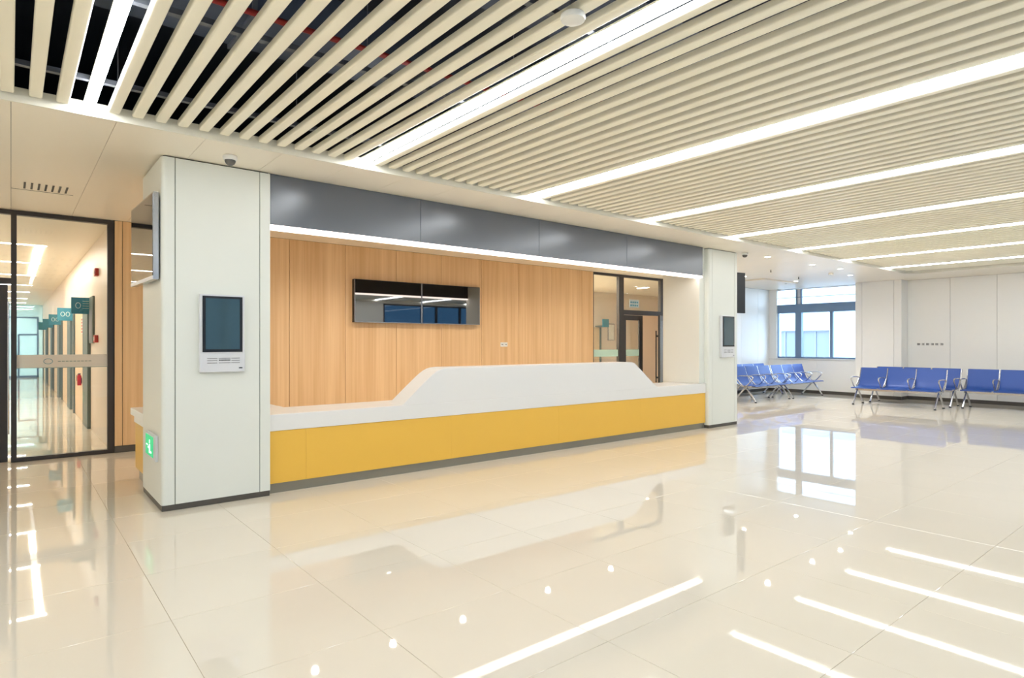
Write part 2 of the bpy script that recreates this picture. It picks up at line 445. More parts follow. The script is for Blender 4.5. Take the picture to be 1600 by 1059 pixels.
# ---- front wall (behind the camera) with tinted entrance glazing, left wall
wf = MB()
wf.box(XL - .2, -2.5, YF - .2, YF, -.002, 4.4); wf.box(10.2, 11.4, YF - .2, YF, -.002, 4.4); wf.box(17.8, XR + .25, YF - .2, YF, -.002, 4.4)
wf.box(-2.5, 10.2, YF - .2, YF, 3.02, 4.4); wf.box(11.4, 17.8, YF - .2, YF, 3.02, 4.4)
struct(wf.build('wall_front', 'wall'), 'white wall around the entrance glazing', 'wall')
wn = struct(thing('window_2', 'tinted glazing of the entrance front', 'window', (5.25, YF - .1, 0)))
for xs in ([-2.46, -.9, .66, 2.2, 3.75, 5.3, 6.85, 8.5, 10.16], [11.44, 13.2, 13.9, 15.1, 16.4, 17.76]):
    for a, c in zip(xs, xs[1:] + [None]):
        box(a - .04, a + .04, YF - .14, YF - .04, 0, 3.02).build('mullion', 'frame', wn)
        if c: box(a + .04, c - .04, YF - .1, YF - .09, .06, 2.96).build('pane', 'tintglass', wn)
    a, c = xs[0], xs[-1]
    box(a, c, YF - .14, YF - .04, 2.96, 3.02).build('window_frame', 'frame', wn); box(a, c, YF - .14, YF - .04, 0, .06).build('window_frame', 'frame', wn)
    box(a, c, YF - .13, YF - .05, 2.2, 2.24).build('transom', 'frame', wn)
struct(box(XL - .2, XL, YF, YB + .13, -.002, 4.4).build('wall_left', 'wall'), 'plain white left wall', 'wall')

# ---- left glass partition with door
gp = struct(thing('window_3', 'dark framed glass partition to the side corridor', 'window', (.5, YB, 0)))
fy0, fy1 = YB + .02, YB + .10
def gpart(mb, name, m='frame', **k): return mb.build(name, m, gp, **k)
gpart(box(XL, 1.055, fy0, fy1, H - .055, H - .002), 'window_frame'); gpart(box(.0, 1.055, fy0, fy1, 0, .05), 'window_frame')
gpart(box(0, .055, fy0, fy1, .05, H - .055), 'mullion'); gpart(box(.985, 1.055, fy0, fy1, .05, H - .055), 'mullion')
gpart(box(-1.95, 0, fy0, fy1, 2.17, 2.24), 'transom'); gpart(box(-2.0, -1.95, fy0, fy1, .0, H - .055), 'mullion')
gpart(box(.055, .985, fy0 + .035, fy0 + .045, .05, H - .055), 'pane', 'glass')
gpart(box(-1.95, 0, fy0 + .035, fy0 + .045, 2.24, H - .055), 'pane', 'glass')
gpart(box(XL, -2.0, fy0, fy1, 0, H - .055), 'side_panel', 'wall')
dc = gpart(box(.055, .985, fy0 + .031, fy0 + .034, 1.145, 1.305), 'decal_band', 'decal')
gpart(box(.055, .985, fy0 + .029, fy0 + .033, 1.138, 1.146), 'decal_line', 'decalteal')
ring = MB().tube([(.362 + .045 * cos(a * pi / 12), fy0 + .028, 1.222 + .032 * sin(a * pi / 12)) for a in range(24)], .003, 6, closed=True)
gpart(ring, 'decal_logo', 'teal')
tx = MB()
for q in range(9): tx.box(.46 + q * .04, .49 + q * .04, fy0 + .028, fy0 + .03, 1.214, 1.226)
gpart(tx, 'decal_lettering', 'decalteal')
dr = struct(thing('door_1', 'dark framed glass door leaf at the left edge', 'door', (-.45, YB + .06, 0)))
dm = MB().box(-.13, -.03, fy0 + .01, fy0 + .06, .01, 2.16).box(-.93, -.83, fy0 + .01, fy0 + .06, .01, 2.16).box(-.83, -.13, fy0 + .01, fy0 + .06, .01, .12).box(-.83, -.13, fy0 + .01, fy0 + .06, 2.06, 2.16)
dm.build('door_frame', 'frame', dr); box(-.83, -.13, fy0 + .03, fy0 + .04, .12, 2.06).build('pane', 'glass', dr)
box(-1.9, -.95, fy0 + .03, fy0 + .04, .0, 2.17).build('pane', 'glass', dr)
hd = MB().tube([(-.025, fy0 - .03, .35), (-.025, fy0 - .03, 1.95)], .010, 8).tube([(-.03, fy0 - .03, .5), (-.05, fy0 + .02, .5)], .007).tube([(-.03, fy0 - .03, 1.8), (-.05, fy0 + .02, 1.8)], .007)
hd.build('door_handle', 'chrome', dr, smooth=True)

# ---- side corridor (behind the partition)
CX = 1.05
cw = MB(); cw.box(CX, CX + .1, YB + .14, 40, -.002, H)
cw = struct(cw.build('wall_corridor_right', 'warmwall'), 'warm white corridor wall with door portals', 'wall')
struct(box(-2.6, -2.5, YB + .14, 40, -.002, H).build('wall_corridor_left', 'warmwall'), 'far side wall of the side corridor', 'wall')
YE = 33.0
ew = struct(thing('door_2', 'pale blue glazed door closing the corridor end', 'door', (0, YE, 0)))
MB().box(-2.5, 1.05, YE, YE + .1, 2.55, H).box(.92, 1.05, YE, YE + .1, 0, 2.55).build('door_frame', 'frost', ew)
for a in (-.45, .86): box(a, a + .06, YE - .02, YE + .06, 0, 2.5).build('door_frame', 'winframe', ew)
box(-2.5, .92, YE - .02, YE + .06, 2.5, 2.56).build('door_frame', 'winframe', ew); box(-2.5, .92, YE - .02, YE + .06, 0, .08).build('door_frame', 'winframe', ew)
box(.25, .92, YE - .01, YE + .05, 1.78, 1.84).build('door_frame', 'winframe', ew)
box(-2.5, .86, YE + .02, YE + .03, .08, 2.5).build('pane', 'frost', ew)
box(.22, .28, YE - .01, YE + .05, 0.08, 1.8).build('door_frame', 'winframe', ew)
struct(box(-2.6, 1.2, 39.6, 39.8, -.002, H).build('wall_corridor_end', 'endwall'), 'bluish wall beyond the glazed corridor door', 'wall')

# ---- rear corridor behind the right-hand glass door
rw = MB(); rw.box(7.4, 17.6, 13.35, 13.5, -.002, H); rw.box(7.4, 7.5, YB + .14, 13.35, -.002, H); rw.box(17.5, 17.6, YB + .14, 13.35, -.002, H)
struct(rw.build('wall_rear', 'warmwall'), 'warm white wall of the rear corridor', 'wall')
gd = struct(thing('window_4', 'dark framed glass screen and transom beside counter', 'window', (11.5, YB, 0)))
def rpart(mb, name, m='frame', parent=None, **k): return mb.build(name, m, parent or gd, **k)
rpart(box(10.2, 12.90, fy0, fy1, H - .055, H - .002), 'window_frame'); rpart(box(10.2, 10.24, fy0, fy1, 0, H - .055), 'mullion')
rpart(box(11.10, 11.27, fy0, fy1, 0, H - .055), 'mullion'); rpart(box(12.68, 12.90, fy0, fy1, 2.24, H - .055), 'mullion')
rpart(box(11.27, 12.90, fy0, fy1, 2.13, 2.24), 'transom'); rpart(box(12.84, 12.90, fy0, fy1 - .03, 0, 2.13), 'mullion')
rpart(box(10.24, 11.10, fy0 + .035, fy0 + .045, 0.02, H - .055), 'pane', 'glass'); rpart(box(11.27, 12.68, fy0 + .035, fy0 + .045, 2.24, H - .055), 'pane', 'glass')
rpart(box(10.24, 11.10, fy0 + .031, fy0 + .034, 1.14, 1.30), 'decal_band', 'decalteal')
d3 = struct(thing('door_3', 'dark framed glass door with long bar handle', 'door', (11.4, YB + .05, 0)))
q = MB().box(11.28, 11.36, fy0 + .01, fy0 + .06, .01, 2.12).box(11.86, 11.98, fy0 + .01, fy0 + .06, .01, 2.12).box(11.36, 11.86, fy0 + .01, fy0 + .06, .01, .12).box(11.36, 11.86, fy0 + .01, fy0 + .06, 2.0, 2.12)
q.build('door_frame', 'frame', d3); box(11.36, 11.86, fy0 + .03, fy0 + .04, .12, 2.0).build('pane', 'glass', d3)
box(11.36, 11.86, fy0 + .026, fy0 + .029, 1.14, 1.30).build('decal_band', 'decalteal', d3)
MB().tube([(11.80, fy0 - .04, .5), (11.80, fy0 - .04, 1.75)], .014, 8).tube([(11.80, fy0 - .04, .7), (11.88, fy0 + .02, .7)], .009).tube([(11.80, fy0 - .04, 1.6), (11.88, fy0 + .02, 1.6)], .009).build('door_handle', 'black', d3, smooth=True)
# open leaf, swung away from the hall
d4 = struct(thing('door_4', 'second dark framed glass door leaf standing open', 'door', (12.86, YB + .04, 0)))
def leaf(a, b, z0, z1, t0, t1):
    dx, dy = -.89, -.455        # swings into the hall
    P = lambda s_, t_: (12.86 + dx * s_ - dy * t_, YB + .04 + dy * s_ + dx * t_)
    return MB().prism([P(a, t0), P(b, t0), P(b, t1), P(a, t1)], 'z', z0, z1)
def merge(*ms):
    o = MB()
    for m_ in ms:
        n_ = len(o.v); o.v += m_.v; o.f += [tuple(n_ + i_ for i_ in f_) for f_ in m_.f]
    return o
merge(leaf(0, .10, .01, 2.12, 0, .045), leaf(.78, .90, .01, 2.12, 0, .045), leaf(.10, .78, .01, .12, 0, .045), leaf(.10, .78, 2.0, 2.12, 0, .045)).build('door_frame', 'frame', d4)
leaf(.10, .78, .12, 2.0, .02, .03).build('pane', 'tintglass', d4)
merge(leaf(.82, .85, .5, 1.75, -.07, -.045), leaf(.82, .85, .6, .64, -.045, 0), leaf(.82, .85, 1.6, 1.64, -.045, 0)).build('door_handle', 'black', d4)
pq = thing('sign', 'small grey notice plate on the transom glass above the door', 'sign', (11.55, fy0, 2.45))
box(11.50, 11.85, fy0 + .015, fy0 + .028, 2.31, 2.50).build('plate', 'platepaint', pq)
tm = MB()
for r0 in range(2):
    for c0 in range(4): tm.box(11.53 + c0 * .075, 11.58 + c0 * .075, fy0 + .011, fy0 + .015, 2.34 + r0 * .075, 2.38 + r0 * .075)
tm.build('lettering', 'teal', pq)['kind'] = 'stuff'

# ---- pillars
def pillar(name, label, x0, x1, y0, y1, seamsx, notch=None):
    t = thing(name, label, 'pillar', ((x0 + x1) / 2, (y0 + y1) / 2, 0))
    t['kind'] = 'structure'
    box(x0 + .015, x1 - .015, y0 + .015, y1 - .015, 0, H - .003).build('core', 'joint', t)
    box(x0 + .004, x1 - .004, y0 + .004, y1 - .004, 0.002, .05).build('skirting', 'skirt', t)
    xs = [x0] + seamsx + [x1]
    g = .003
    for i, (a, b) in enumerate(zip(xs[:-1], xs[1:])):
        if i == 0:      # rounded corner trim
            r = .035; pr = [(a + .02, y1), (a, y1), (a, y0 + r)]
            pr += [(a + r - r * cos(q_ * pi / 12), y0 + r - r * sin(q_ * pi / 12)) for q_ in range(1, 7)]
            pr += [(b - g, y0), (b - g, y0 + .02), (a + .02 + .02, y0 + .02), (a + .02, y0 + .04)]
            MB().prism(pr, 'z', .052, H - .012).build('panel', 'pillar', t, smooth=True)
        else:
            box(a + g, b - g if i < len(xs) - 2 else b, y0, y0 + .012, .052, H - .012).build('panel', 'pillar', t, bevel=.001)
    box(x1 - .012, x1, y0 + .013, y1, .052, H - .012).build('panel', 'pillar', t)
    box(x0 + .021, x1 - .013, y1 - .012, y1, .052, H - .012).build('panel', 'pillar', t)
    return t
pillar('pillar', 'white panelled square pillar at the left end of the counter', 1.0, 1.91, 5.98, 6.93, [1.105, 1.815])
pillar('pillar', 'white panelled square pillar at the right end of the counter', 9.2, 10.08, 5.98, 6.93, [9.30, 9.99])
tr = struct(box(9.05, 9.196, 6.07, 6.79, .765, H - .003).build('trim_1', 'pillar', None, origin=(9.12, 6.07, .765)), 'narrow white filler strip between counter niche and right pillar', 'trim')

# ================================================================== OBJECTS
# ---- reception counter
ct = thing('reception_counter', 'long yellow and white reception counter with raised trapezoid screen', 'counter', (5.5, 6.3, 0))
CX0, CX1, CY = 1.915, 9.19, 6.045
box(CX0, CX1, CY + .02, CY + .60, 0, .095).build('kick_plate', 'kick', ct)
sx = [CX0, 2.28, 4.01, 5.74, 7.47, CX1]
for a, b in zip(sx[:-1], sx[1:]): box(a + .0006, b - .0006, CY, CY + .02, .095, .60).build('front_panel', 'yellow', ct)
box(CX0, CX1, CY + .02, CY + .60, .095, .60).build('carcass', 'white', ct)
box(CX0, CX1, CY - .012, CY + .63, .602, .762).build('worktop', 'white', ct, bevel=.006)
# raised screen: outline in x,z, with rounded shoulders; leans back a little and is hollow-backed
def arcpts(cx, cz, r, a0, a1, k=7): return [(cx + r * cos(a0 + (a1 - a0) * i / k), cz + r * sin(a0 + (a1 - a0) * i / k)) for i in range(k + 1)]
zt = 1.165
prof = [(3.34, .758), (3.38, .785), (3.55, .93), (3.70, 1.055)]
prof += [(3.75, 1.093), (3.80, 1.125), (3.85, 1.147), (3.90, 1.160), (3.97, zt)]
prof += [(7.22, zt), (7.27, 1.161), (7.32, 1.147), (7.36, 1.12)] + [(7.78, .82), (7.83, .785), (7.90, .758)]
MB().prism(prof, 'y', CY - .012, CY + .30).build('raised_screen', 'white', ct, bevel=.008)
# return of the desk behind the left pillar
box(1.04, 2.1, 6.96, 7.70, .12, .60).build('side_cabinet', 'yellow', ct)
box(1.07, 2.1, 7.0, 7.66, 0, .12).build('side_kick_plate', 'kick', ct)
MB().box(1.0, 2.3, 6.94, 7.75, .68, .755).box(1.03, 2.3, 6.94, 7.72, .60, .68).build('side_worktop', 'white', ct, bevel=.008)
box(1.915, 2.3, 6.66, 6.94, .60, .755).build('worktop_link', 'white', ct)

# ---- fascia
fa = thing('fascia', 'slate grey panelled fascia hanging over the counter between pillars', 'fascia', (5.5, 6.02, 2.6))
FX = [1.914, 3.57, 5.35, 7.10, 9.048]
for a, b in zip(FX[:-1], FX[1:]): box(a + .002, b - .002, 6.0, 6.02, 2.585, H - .004).build('panel', 'fascia', fa, bevel=.0015)
box(FX[0], FX[-1], 6.021, 6.14, 2.585, H - .004).build('backing', 'joint', fa)
box(FX[0], FX[-1], 6.005, 6.14, 2.552, 2.583).build('led_strip', 'led', fa)

# ---- video wall
tv = thing('video_wall', 'pair of black wide screens mounted side by side on oak wall', 'screen', (5.69, YB - .05, 1.8))
for a, b in ((4.40, 5.675), (5.685, 6.96)):
    f = box(a, b, YB - .085, YB - .002, 1.80, 2.515).build('display', 'black', tv)
    for z0, z1, mm in ((1.812, 2.345, 'tvscreen'), (2.357, 2.503, 'tvscreen')):
        pass
    box(a + .01, b - .01, YB - .089, YB - .086, 1.81, 2.505).build('screen_glass', 'tvscreen', f)
    MB().box(a, a + .008, YB - .092, YB - .086, 1.80, 2.515).box(b - .008, b, YB - .092, YB - .086, 1.80, 2.515).box(a, b, YB - .092, YB - .086, 1.80, 1.808).build('bezel', 'silver', f)
# ---- wall socket
so = thing('wall_socket', 'white double wall socket on the oak wall right of screens', 'socket', (7.6, YB, 1.4))
box(7.53, 7.615, YB - .012, YB - .001, 1.38, 1.465).build('face_plate', 'whiteplastic', so, bevel=.002)
box(7.62, 7.705, YB - .012, YB - .001, 1.38, 1.465).build('face_plate', 'whiteplastic', so, bevel=.002)
MB().box(7.555, 7.565, YB - .014, YB - .012, 1.41, 1.435).box(7.58, 7.59, YB - .014, YB - .012, 1.41, 1.435).box(7.645, 7.655, YB - .014, YB - .012, 1.41, 1.435).box(7.67, 7.68, YB - .014, YB - .012, 1.41, 1.435).build('slots', 'ink', so)['kind'] = 'stuff'

# ---- kiosk displays on the pillars
def kiosk(x0, x1, z0, z1, label):
    t = thing('wall_display', label, 'display', ((x0 + x1) / 2, 5.98, z0)); W = x1 - x0; y = 5.98
    hgt = z1 - z0; zs = z0 + .26 * hgt
    box(x0, x1, y - .05, y - .001, z0, z1).build('casing', 'casing', t, bevel=.006)
    box(x0 + .02, x1 - .02, y - .056, y - .0505, zs, z1 - .015).build('bezel', 'black', t)
    box(x0 + .045, x1 - .045, y - .059, y - .0565, zs + .025, z1 - .035).build('screen', 'kioskscreen', t)
    m = MB()
    for c0, ww in ((.16, .2), (.42, .24), (.70, .18)):
        for r0, hh in ((.175, .006), (.145, .012 if c0 == .42 else .006), (.115, .006)):
            a = x0 + W * c0
            while a < x0 + W * (c0 + ww): m.box(a, a + .008, y - .0515, y - .0503, z0 + hgt * r0, z0 + hgt * r0 + hh); a += .012
    m.build('printed_text', 'ink', t)['kind'] = 'stuff'
    box(x1 - .05, x1 - .02, y - .053, y - .0503, z0 + .03, z0 + .04).build('sensor', 'black', t)
    box(x1, x1 + .008, y - .035, y - .01, z0 + .03, z0 + .16).build('card_slot', 'casing', t)
    return t
kiosk(1.29, 1.665, 1.19, 1.885, 'white cased portrait display on the front of the left pillar')
kiosk(9.52, 9.92, 1.20, 1.93, 'white cased portrait display on the front of the right pillar')

# ---- television on the left pillar's side
t = thing('television', 'wide television with silver edge on the left side of left pillar', 'television', (.96, 6.5, 2.0), 0)
def slab(mb_pts, z0, z1): return MB().prism(mb_pts, 'z', z0, z1)
slab([(.945, 6.02), (.985, 6.02), (.96, 7.02), (.915, 7.02)], 2.0, 2.75).build('housing', 'silver', t)
slab([(.941, 6.035), (.9445, 6.035), (.9145, 7.0), (.911, 7.0)], 2.03, 2.735).build('screen', 'tvscreen', t)
slab([(.938, 6.02), (.945, 6.02), (.915, 7.02), (.908, 7.02)], 2.0, 2.03).build('bezel', 'casing', t)
box(.94, .999, 6.35, 6.65, 2.25, 2.5).build('wall_bracket', 'black', t)
t = thing('television', 'black television edge-on at the outer side of right pillar', 'television', (10.3, 6.1, 2.0))
slab([(10.10, 6.12), (10.46, 6.04), (10.47, 6.09), (10.11, 6.17)], 2.0, 2.74).build('housing', 'black', t, bevel=.006)
slab([(10.13, 6.175), (10.45, 6.098), (10.45, 6.10), (10.13, 6.178)], 2.03, 2.71).build('screen', 'tvscreen', t)
box(10.081, 10.14, 6.13, 6.4, 2.3, 2.45).build('wall_bracket', 'black', t)
# ---- green exit lamp low on the left pillar
t = thing('exit_light', 'green lit exit lamp low on the left pillar side', 'exit light', (.98, 6.5, .41))
box(.975, .998, 6.12, 6.60, .41, .64).build('casing', 'casing', t, bevel=.004)
box(.970, .9748, 6.22, 6.58, .435, .615).build('lit_panel', 'green', t)
man = MB().box(.967, .9698, 6.34, 6.38, .46, .54).box(.967, .9698, 6.35, 6.375, .55, .58).box(.967, .9698, 6.39, 6.44, .50, .515).box(.967, .9698, 6.28, 6.33, .465, .48).box(.967, .9698, 6.46, 6.53, .52, .53)
man.build('symbol', 'exitwhite', t)

# ---- dome cameras, smoke detector, vents
def dome(x, y, z, label, up=True):
    t = thing('security_camera', label, 'camera', (x, y, z))
    MB().lathe((x, y, z), [(.055, -.001), (.06, -.01), (.058, -.03), (.05, -.04)], 24).build('housing', 'whiteplastic', t, smooth=True)
    MB().lathe((x, y, z), [(.045, -.04), (.043, -.055), (.034, -.072), (.018, -.083), (.004, -.086)], 24).build('dome', 'domeglass', t, smooth=True)
    return t
dome(1.47, 5.66, H, 'white dome security camera on the soffit before left pillar')
dome(10.2, 5.9, H, 'small dome security camera on the soffit before right pillar')
t = thing('smoke_detector', 'round white smoke detector hanging below the slats', 'smoke detector', (2.21, 2.22, SLAT_Z))
MB().lathe((2.21, 2.22, SLAT_Z), [(.03, .01), (.062, -.006), (.065, -.022), (.06, -.034), (.03, -.04)], 28).build('housing', 'whiteplastic', t, smooth=True)
MB().cyl((2.21, 2.22), .012, SLAT_Z + .01, SLAT_Z + .9, 10).build('conduit', 'rod', t)
t = thing('smoke_detector', 'round white smoke detector on the waiting area soffit', 'smoke detector', (14.7, 6.35, H))
MB().lathe((14.7, 6.35, H), [(.055, -.001), (.058, -.015), (.05, -.04), (.02, -.046)], 20).build('housing', 'whiteplastic', t, smooth=True)
MB().cyl((14.7, 6.35), .006, H - .05, H - .046, 8).build('indicator', 'ink', t)
vt = thing('ceiling_vent', 'slotted air vent set in the soffit before glass partition', 'vent', (.31, 8.1, H))
MB().box(.0, .53, 8.27, 8.275, H - .003, H - .0005).build('access_line', 'ink', vt)
for q in range(7): MB().prism([(.10 + q * .058, 7.88), (.118 + q * .058, 7.88), (.118 + q * .058, 8.2), (.10 + q * .058, 8.2)], 'z', H - .004, H - .0005).build('slot', 'ink', vt)
hp = thing('access_hatch', 'rectangular access hatch in the waiting area soffit', 'hatch', (15.5, 8.6, H))
box(14.6, 16.3, 7.9, 9.35, H - .03, H - .001).build('hatch_panel', 'soffit', hp)
MB().cyl((16.05, 8.1), .03, H - .04, H - .0305, 12).build('latch', 'kick', hp)
for (px, py, lb) in ((13.0, 6.9, 'small sprinkler head nearer the pillar on waiting soffit'), (14.9, 7.2, 'small sprinkler head nearer the window on waiting soffit')):
    t = thing('sprinkler', lb, 'sprinkler', (px, py, H))
    MB().cyl((px, py), .03, H - .006, H - .001, 14).build('rose', 'whiteplastic', t)
    MB().cyl((px, py), .010, H - .05, H - .006, 8).cyl((px, py), .018, H - .055, H - .05, 10).build('head', 'ink', t)

# ---- downlights
dl = thing('downlight', 'recessed round downlight above the left end of counter', 'downlight', (3.24, 8.25, H), group='recessed downlights')
MB().lathe((3.24, 8.25, H), [(.062, -.001), (.066, -.005), (.052, -.006), (.050, -.002)], 24).build('trim_ring', 'whiteplastic', dl, smooth=True)
MB().cyl((3.24, 8.25), .048, H - .004, H - .001, 20).build('lens', 'down', dl)
sp = bpy.data.lights.new('downlight_beam', 'SPOT'); sp.energy = SPOT; sp.spot_size = radians(150); sp.spot_blend = 1; sp.shadow_soft_size = .045; sp.color = (1, .95, .9)
spo = bpy.data.objects.new('beam', sp); COL.objects.link(spo); spo.parent = dl; spo.location = (0, 0, -.03)
names = [(4.43, 8.25, 'recessed downlight behind fascia, second from the left pillar'), (5.7, 8.25, 'recessed downlight behind fascia, third from the left pillar'),
         (7.57, 8.25, 'recessed downlight behind fascia, second from the right pillar'), (9.27, 8.25, 'recessed downlight behind fascia nearest the right pillar'),
         (11.0, 5.9, 'bright soffit downlight right of right pillar, nearest the camera'), (12.8, 5.9, 'soffit downlight, second along slat edge from the right pillar'),
         (14.0, 5.85, 'soffit downlight, third along slat edge from the right pillar'), (15.5, 6.25, 'soffit downlight in front of the window wall pilaster'),
         (13.8, 8.0, 'soffit downlight above the left blue benches'), (15.9, 7.75, 'soffit downlight nearest the window')]
dl['label'] = 'recessed downlight behind fascia nearest the left pillar'
for a, b, lb in names: dup(dl, (a, b, H), 0, lb, 'recessed downlights')

# ---- linear lamps between the slats
place = ['far behind the left edge', 'left of the camera', 'nearest lamp at the top left corner', 'second long lamp, left of the smoke detector',
         'third long lamp']
lab = {-2: 'linear ceiling lamp beyond the left picture edge, farther one', -1: 'linear ceiling lamp beyond the left picture edge, nearer one',
       0: 'bright linear lamp at top left of the slatted ceiling', 1: 'bright linear lamp beside the hanging smoke detector',
       2: 'linear lamp meeting the soffit above the grey fascia', 3: 'linear lamp meeting the soffit near the right pillar, third from smoke detector',
       4: 'linear lamp ending right above the right pillar top', 5: 'third last linear lamp before the right wall, fifth from smoke detector',
       6: 'second last linear lamp before the right wall', 7: 'last linear lamp, closest to the right wall', -3: 'linear ceiling lamp by the left wall'}
lproto = None
for x in lampx:
    k = round((x - P0) / 2.1)
    loc = (x, (SY0 + SY1) / 2, SLAT_Z)
    if lproto is None:
        lproto = thing('linear_lamp', lab[k], 'lamp', loc, group='linear ceiling lamps')
        L2 = (SY1 - SY0) / 2 - .012
        mb = MB(); mb.prism([(px, pz - .006) for px, pz in slat_prof(.066, .034)], 'y', -L2, L2)
        mb.v = [(a + loc[0], b + loc[1], c + loc[2]) for a, b, c in mb.v]; mb.build('diffuser', 'lamp', lproto, smooth=True)
        box(x - .034, x + .034, loc[1] - L2, loc[1] + L2, SLAT_Z + .029, SLAT_Z + .0415).build('housing', 'slat', lproto)
    else: dup(lproto, loc, 0, lab[k], 'linear ceiling lamps')

# ---- services above the slats
def duct(name, label, x0, x1, y, z, wy, hz, m='duct'):
    t = thing(name, label, 'duct', ((x0 + x1) / 2, y, z))
    box(x0, x1, y, y + wy, z, z + hz).build('duct_body', m, t)
    xx = x0 + .6
    while xx < x1:
        box(xx, xx + .03, y - .025, y + wy + .025, z - .025, z + hz + .025).build('flange', 'rail', t); xx += 1.3
    return t
duct('air_duct', 'grey air duct over the slats nearest the soffit edge', XL + .1, 7.5, 4.12, 3.58, .55, .28)
duct('air_duct', 'grey air duct over the slats above the camera', XL + .1, 9.0, 2.45, 3.58, .7, .28)
t = thing('cable_tray', 'galvanised cable tray seen through the open slats', 'cable tray', (4, 1.9, 3.55))
m = MB().box(XL + .1, 15, 1.55, 1.57, 3.5, 3.56).box(XL + .1, 15, 1.85, 1.87, 3.5, 3.56).build('side_rails', 'rail', t)
m = MB(); xx = XL + .3
while xx < 15: m.box(xx, xx + .02, 1.57, 1.85, 3.5, 3.51); xx += .3
m.build('rungs', 'rail', t)['kind'] = 'stuff'
t = thing('fire_pipe', 'red fire pipe running above the open slats', 'pipe', (4, 3.9, 3.5))
MB().tube([(-5.5, 3.95, 3.49), (15.5, 3.95, 3.49)], .02, 12).build('main_pipe', 'redpipe', t, smooth=True)
for q in range(6):
    a = .9 + q * 2.7
    MB().tube([(a, 3.95, 3.49), (a, 3.3, 3.49), (a, 3.3, 3.3)], .012, 8).build('branch_pipe', 'redpipe', t, smooth=True)
t = thing('fire_pipe', 'second red pipe higher above the slats', 'pipe', (3.1, 2, 3.9))
MB().tube([(3.3, 5.1, 3.93), (3.3, -2.5, 3.93)], .022, 10).build('main_pipe', 'redpipe', t, smooth=True)
hr = MB()
hr_list = []
t = thing('hanger_rods', 'thin zinc hanger rods carrying the slats', 'hanger', (4, 0, 3.3))
pr = None
for j in range(4):
    yy = SY1 - .43 - j * 1.25
    for i in range(9):
        a = .05 + i * 1.2 + P0 + PITCH / 2
        if pr is None:
            pr = MB().cyl((0, 0), .004, 0, 1.1, 6).build('rod', 'rod', None); pr.parent = t
            pr.location = (a - 4, yy, SLAT_Z + .076 - 3.3)
        else: copy_piece(pr, (a - 4, yy, SLAT_Z + .076 - 3.3), t)

# ---- beam seating
def make_bench(label, group, n=3, p=.595):
    t = thing('beam_bench', label, 'bench', (0, 0, 0), 0, group)
    Wd = p - .035; L = n * p
    prof = [(.335, .862), (.315, .80), (.285, .70), (.245, .58), (.205, .49), (.165, .442), (.10, .415), (0, .402), (-.10, .404), (-.20, .414), (-.255, .414), (-.285, .400)]
    for i in range(n):
        x0 = -L / 2 + i * p + .0175
        out = []; inn = []
        for q in range(len(prof)):
            a = prof[max(q - 1, 0)]; b = prof[min(q + 1, len(prof) - 1)]
            dx, dz = b[0] - a[0], b[1] - a[1]; ll = math.hypot(dx, dz); nx, nz = dz / ll, -dx / ll
            out.append(prof[q]); inn.append((prof[q][0] - nx * .014, prof[q][1] - nz * .014))
        s = MB().prism(out + inn[::-1], 'x', x0, x0 + Wd).build('seat', 'blueseat', t, smooth=True)
        # stiffening pad on the back face
        MB().tube([(x0 + .03, .345, .845), (x0 + Wd - .03, .345, .845)], .012, 6).build('top_edge', 'blueside', s)
    MB().box(-L / 2 + .02, L / 2 - .02, -.03, .03, .325, .375).build('beam', 'chrome', t, bevel=.004)
    for i in range(n + 1):
        x = -L / 2 + i * p
        loop = [(x, .255, .62), (x, .10, .645), (x, -.08, .648), (x, -.19, .64), (x, -.225, .61), (x, -.205, .57), (x, -.10, .45), (x, -.04, .40), (x, .04, .40), (x, .12, .47)]
        MB().tube(loop, .013, 8, closed=True, flat=1.25).build('armrest', 'chrome', t, smooth=True)
        side = [(x, .345, .855), (x, .30, .70), (x, .25, .56), (x, .19, .45), (x, .10, .40), (x, 0, .385), (x, -.12, .388), (x, -.20, .40)]
        MB().tube(side, .011, 6).box(x - .02, x + .02, -.05, .05, .37, .40).build('side_bracket', 'chrome', t, smooth=True)
    for x in (-L / 2 + .06, L / 2 - .06):
        for a in (-1, 1):
            yf = -.26 if a < 0 else .30
            l = MB().tube([(x, .015 * a, .355), (x, yf * .55, .19), (x, yf, .018)], .020, 8).build('leg', 'chrome', t, smooth=True)
            MB().cyl((x, yf), .026, 0, .02, 12).build('foot', 'black', l)
    return t
g1 = 'blue beam benches in the waiting area'
b0 = make_bench('blue perforated bench against the right wall, front one by the pilaster', g1)
b0.location = (15.72, 5.34, 0); b0.rotation_euler = (0, 0, -pi / 2)
dup(b0, (16.66, 5.32, 0), -pi / 2, 'blue bench hidden behind the front bench before the pilaster', g1)
dup(b0, (16.66, 3.42, 0), -pi / 2, 'blue bench cut off by the right edge of the picture', g1)
dup(b0, (14.83, 8.07, 0), 0, 'blue bench peeking from behind the right pillar', g1)
dup(b0, (16.66, 8.05, 0), 0, 'blue bench ending beneath the window, arms in profile', g1)
dup(b0, (16.25, 8.98, 0), 0, 'blue bench in the rear row against the far white wall', g1)

# ---- lettering marks on the right wall
t = thing('wall_lettering', 'row of six small dark characters on the right wall', 'lettering', (XR - .02, 5.3, 1.4))
for q in range(6):
    y = 5.60 - q * .10; m = MB(); a, b = XR - .024, XR - .0205
    m.box(a, b, y - .03, y + .03, 1.40, 1.408).box(a, b, y - .03, y + .03, 1.442, 1.45).box(a, b, y - .006, y + .002, 1.40, 1.45)
    if q % 2 == 0: m.box(a, b, y + .024, y + .032, 1.40, 1.45)
    if q % 3 != 1: m.box(a, b, y - .032, y - .024, 1.40, 1.45)
    m.box(a, b, y - .03, y + .03, 1.42, 1.428)
    m.build('character', 'ink', t)

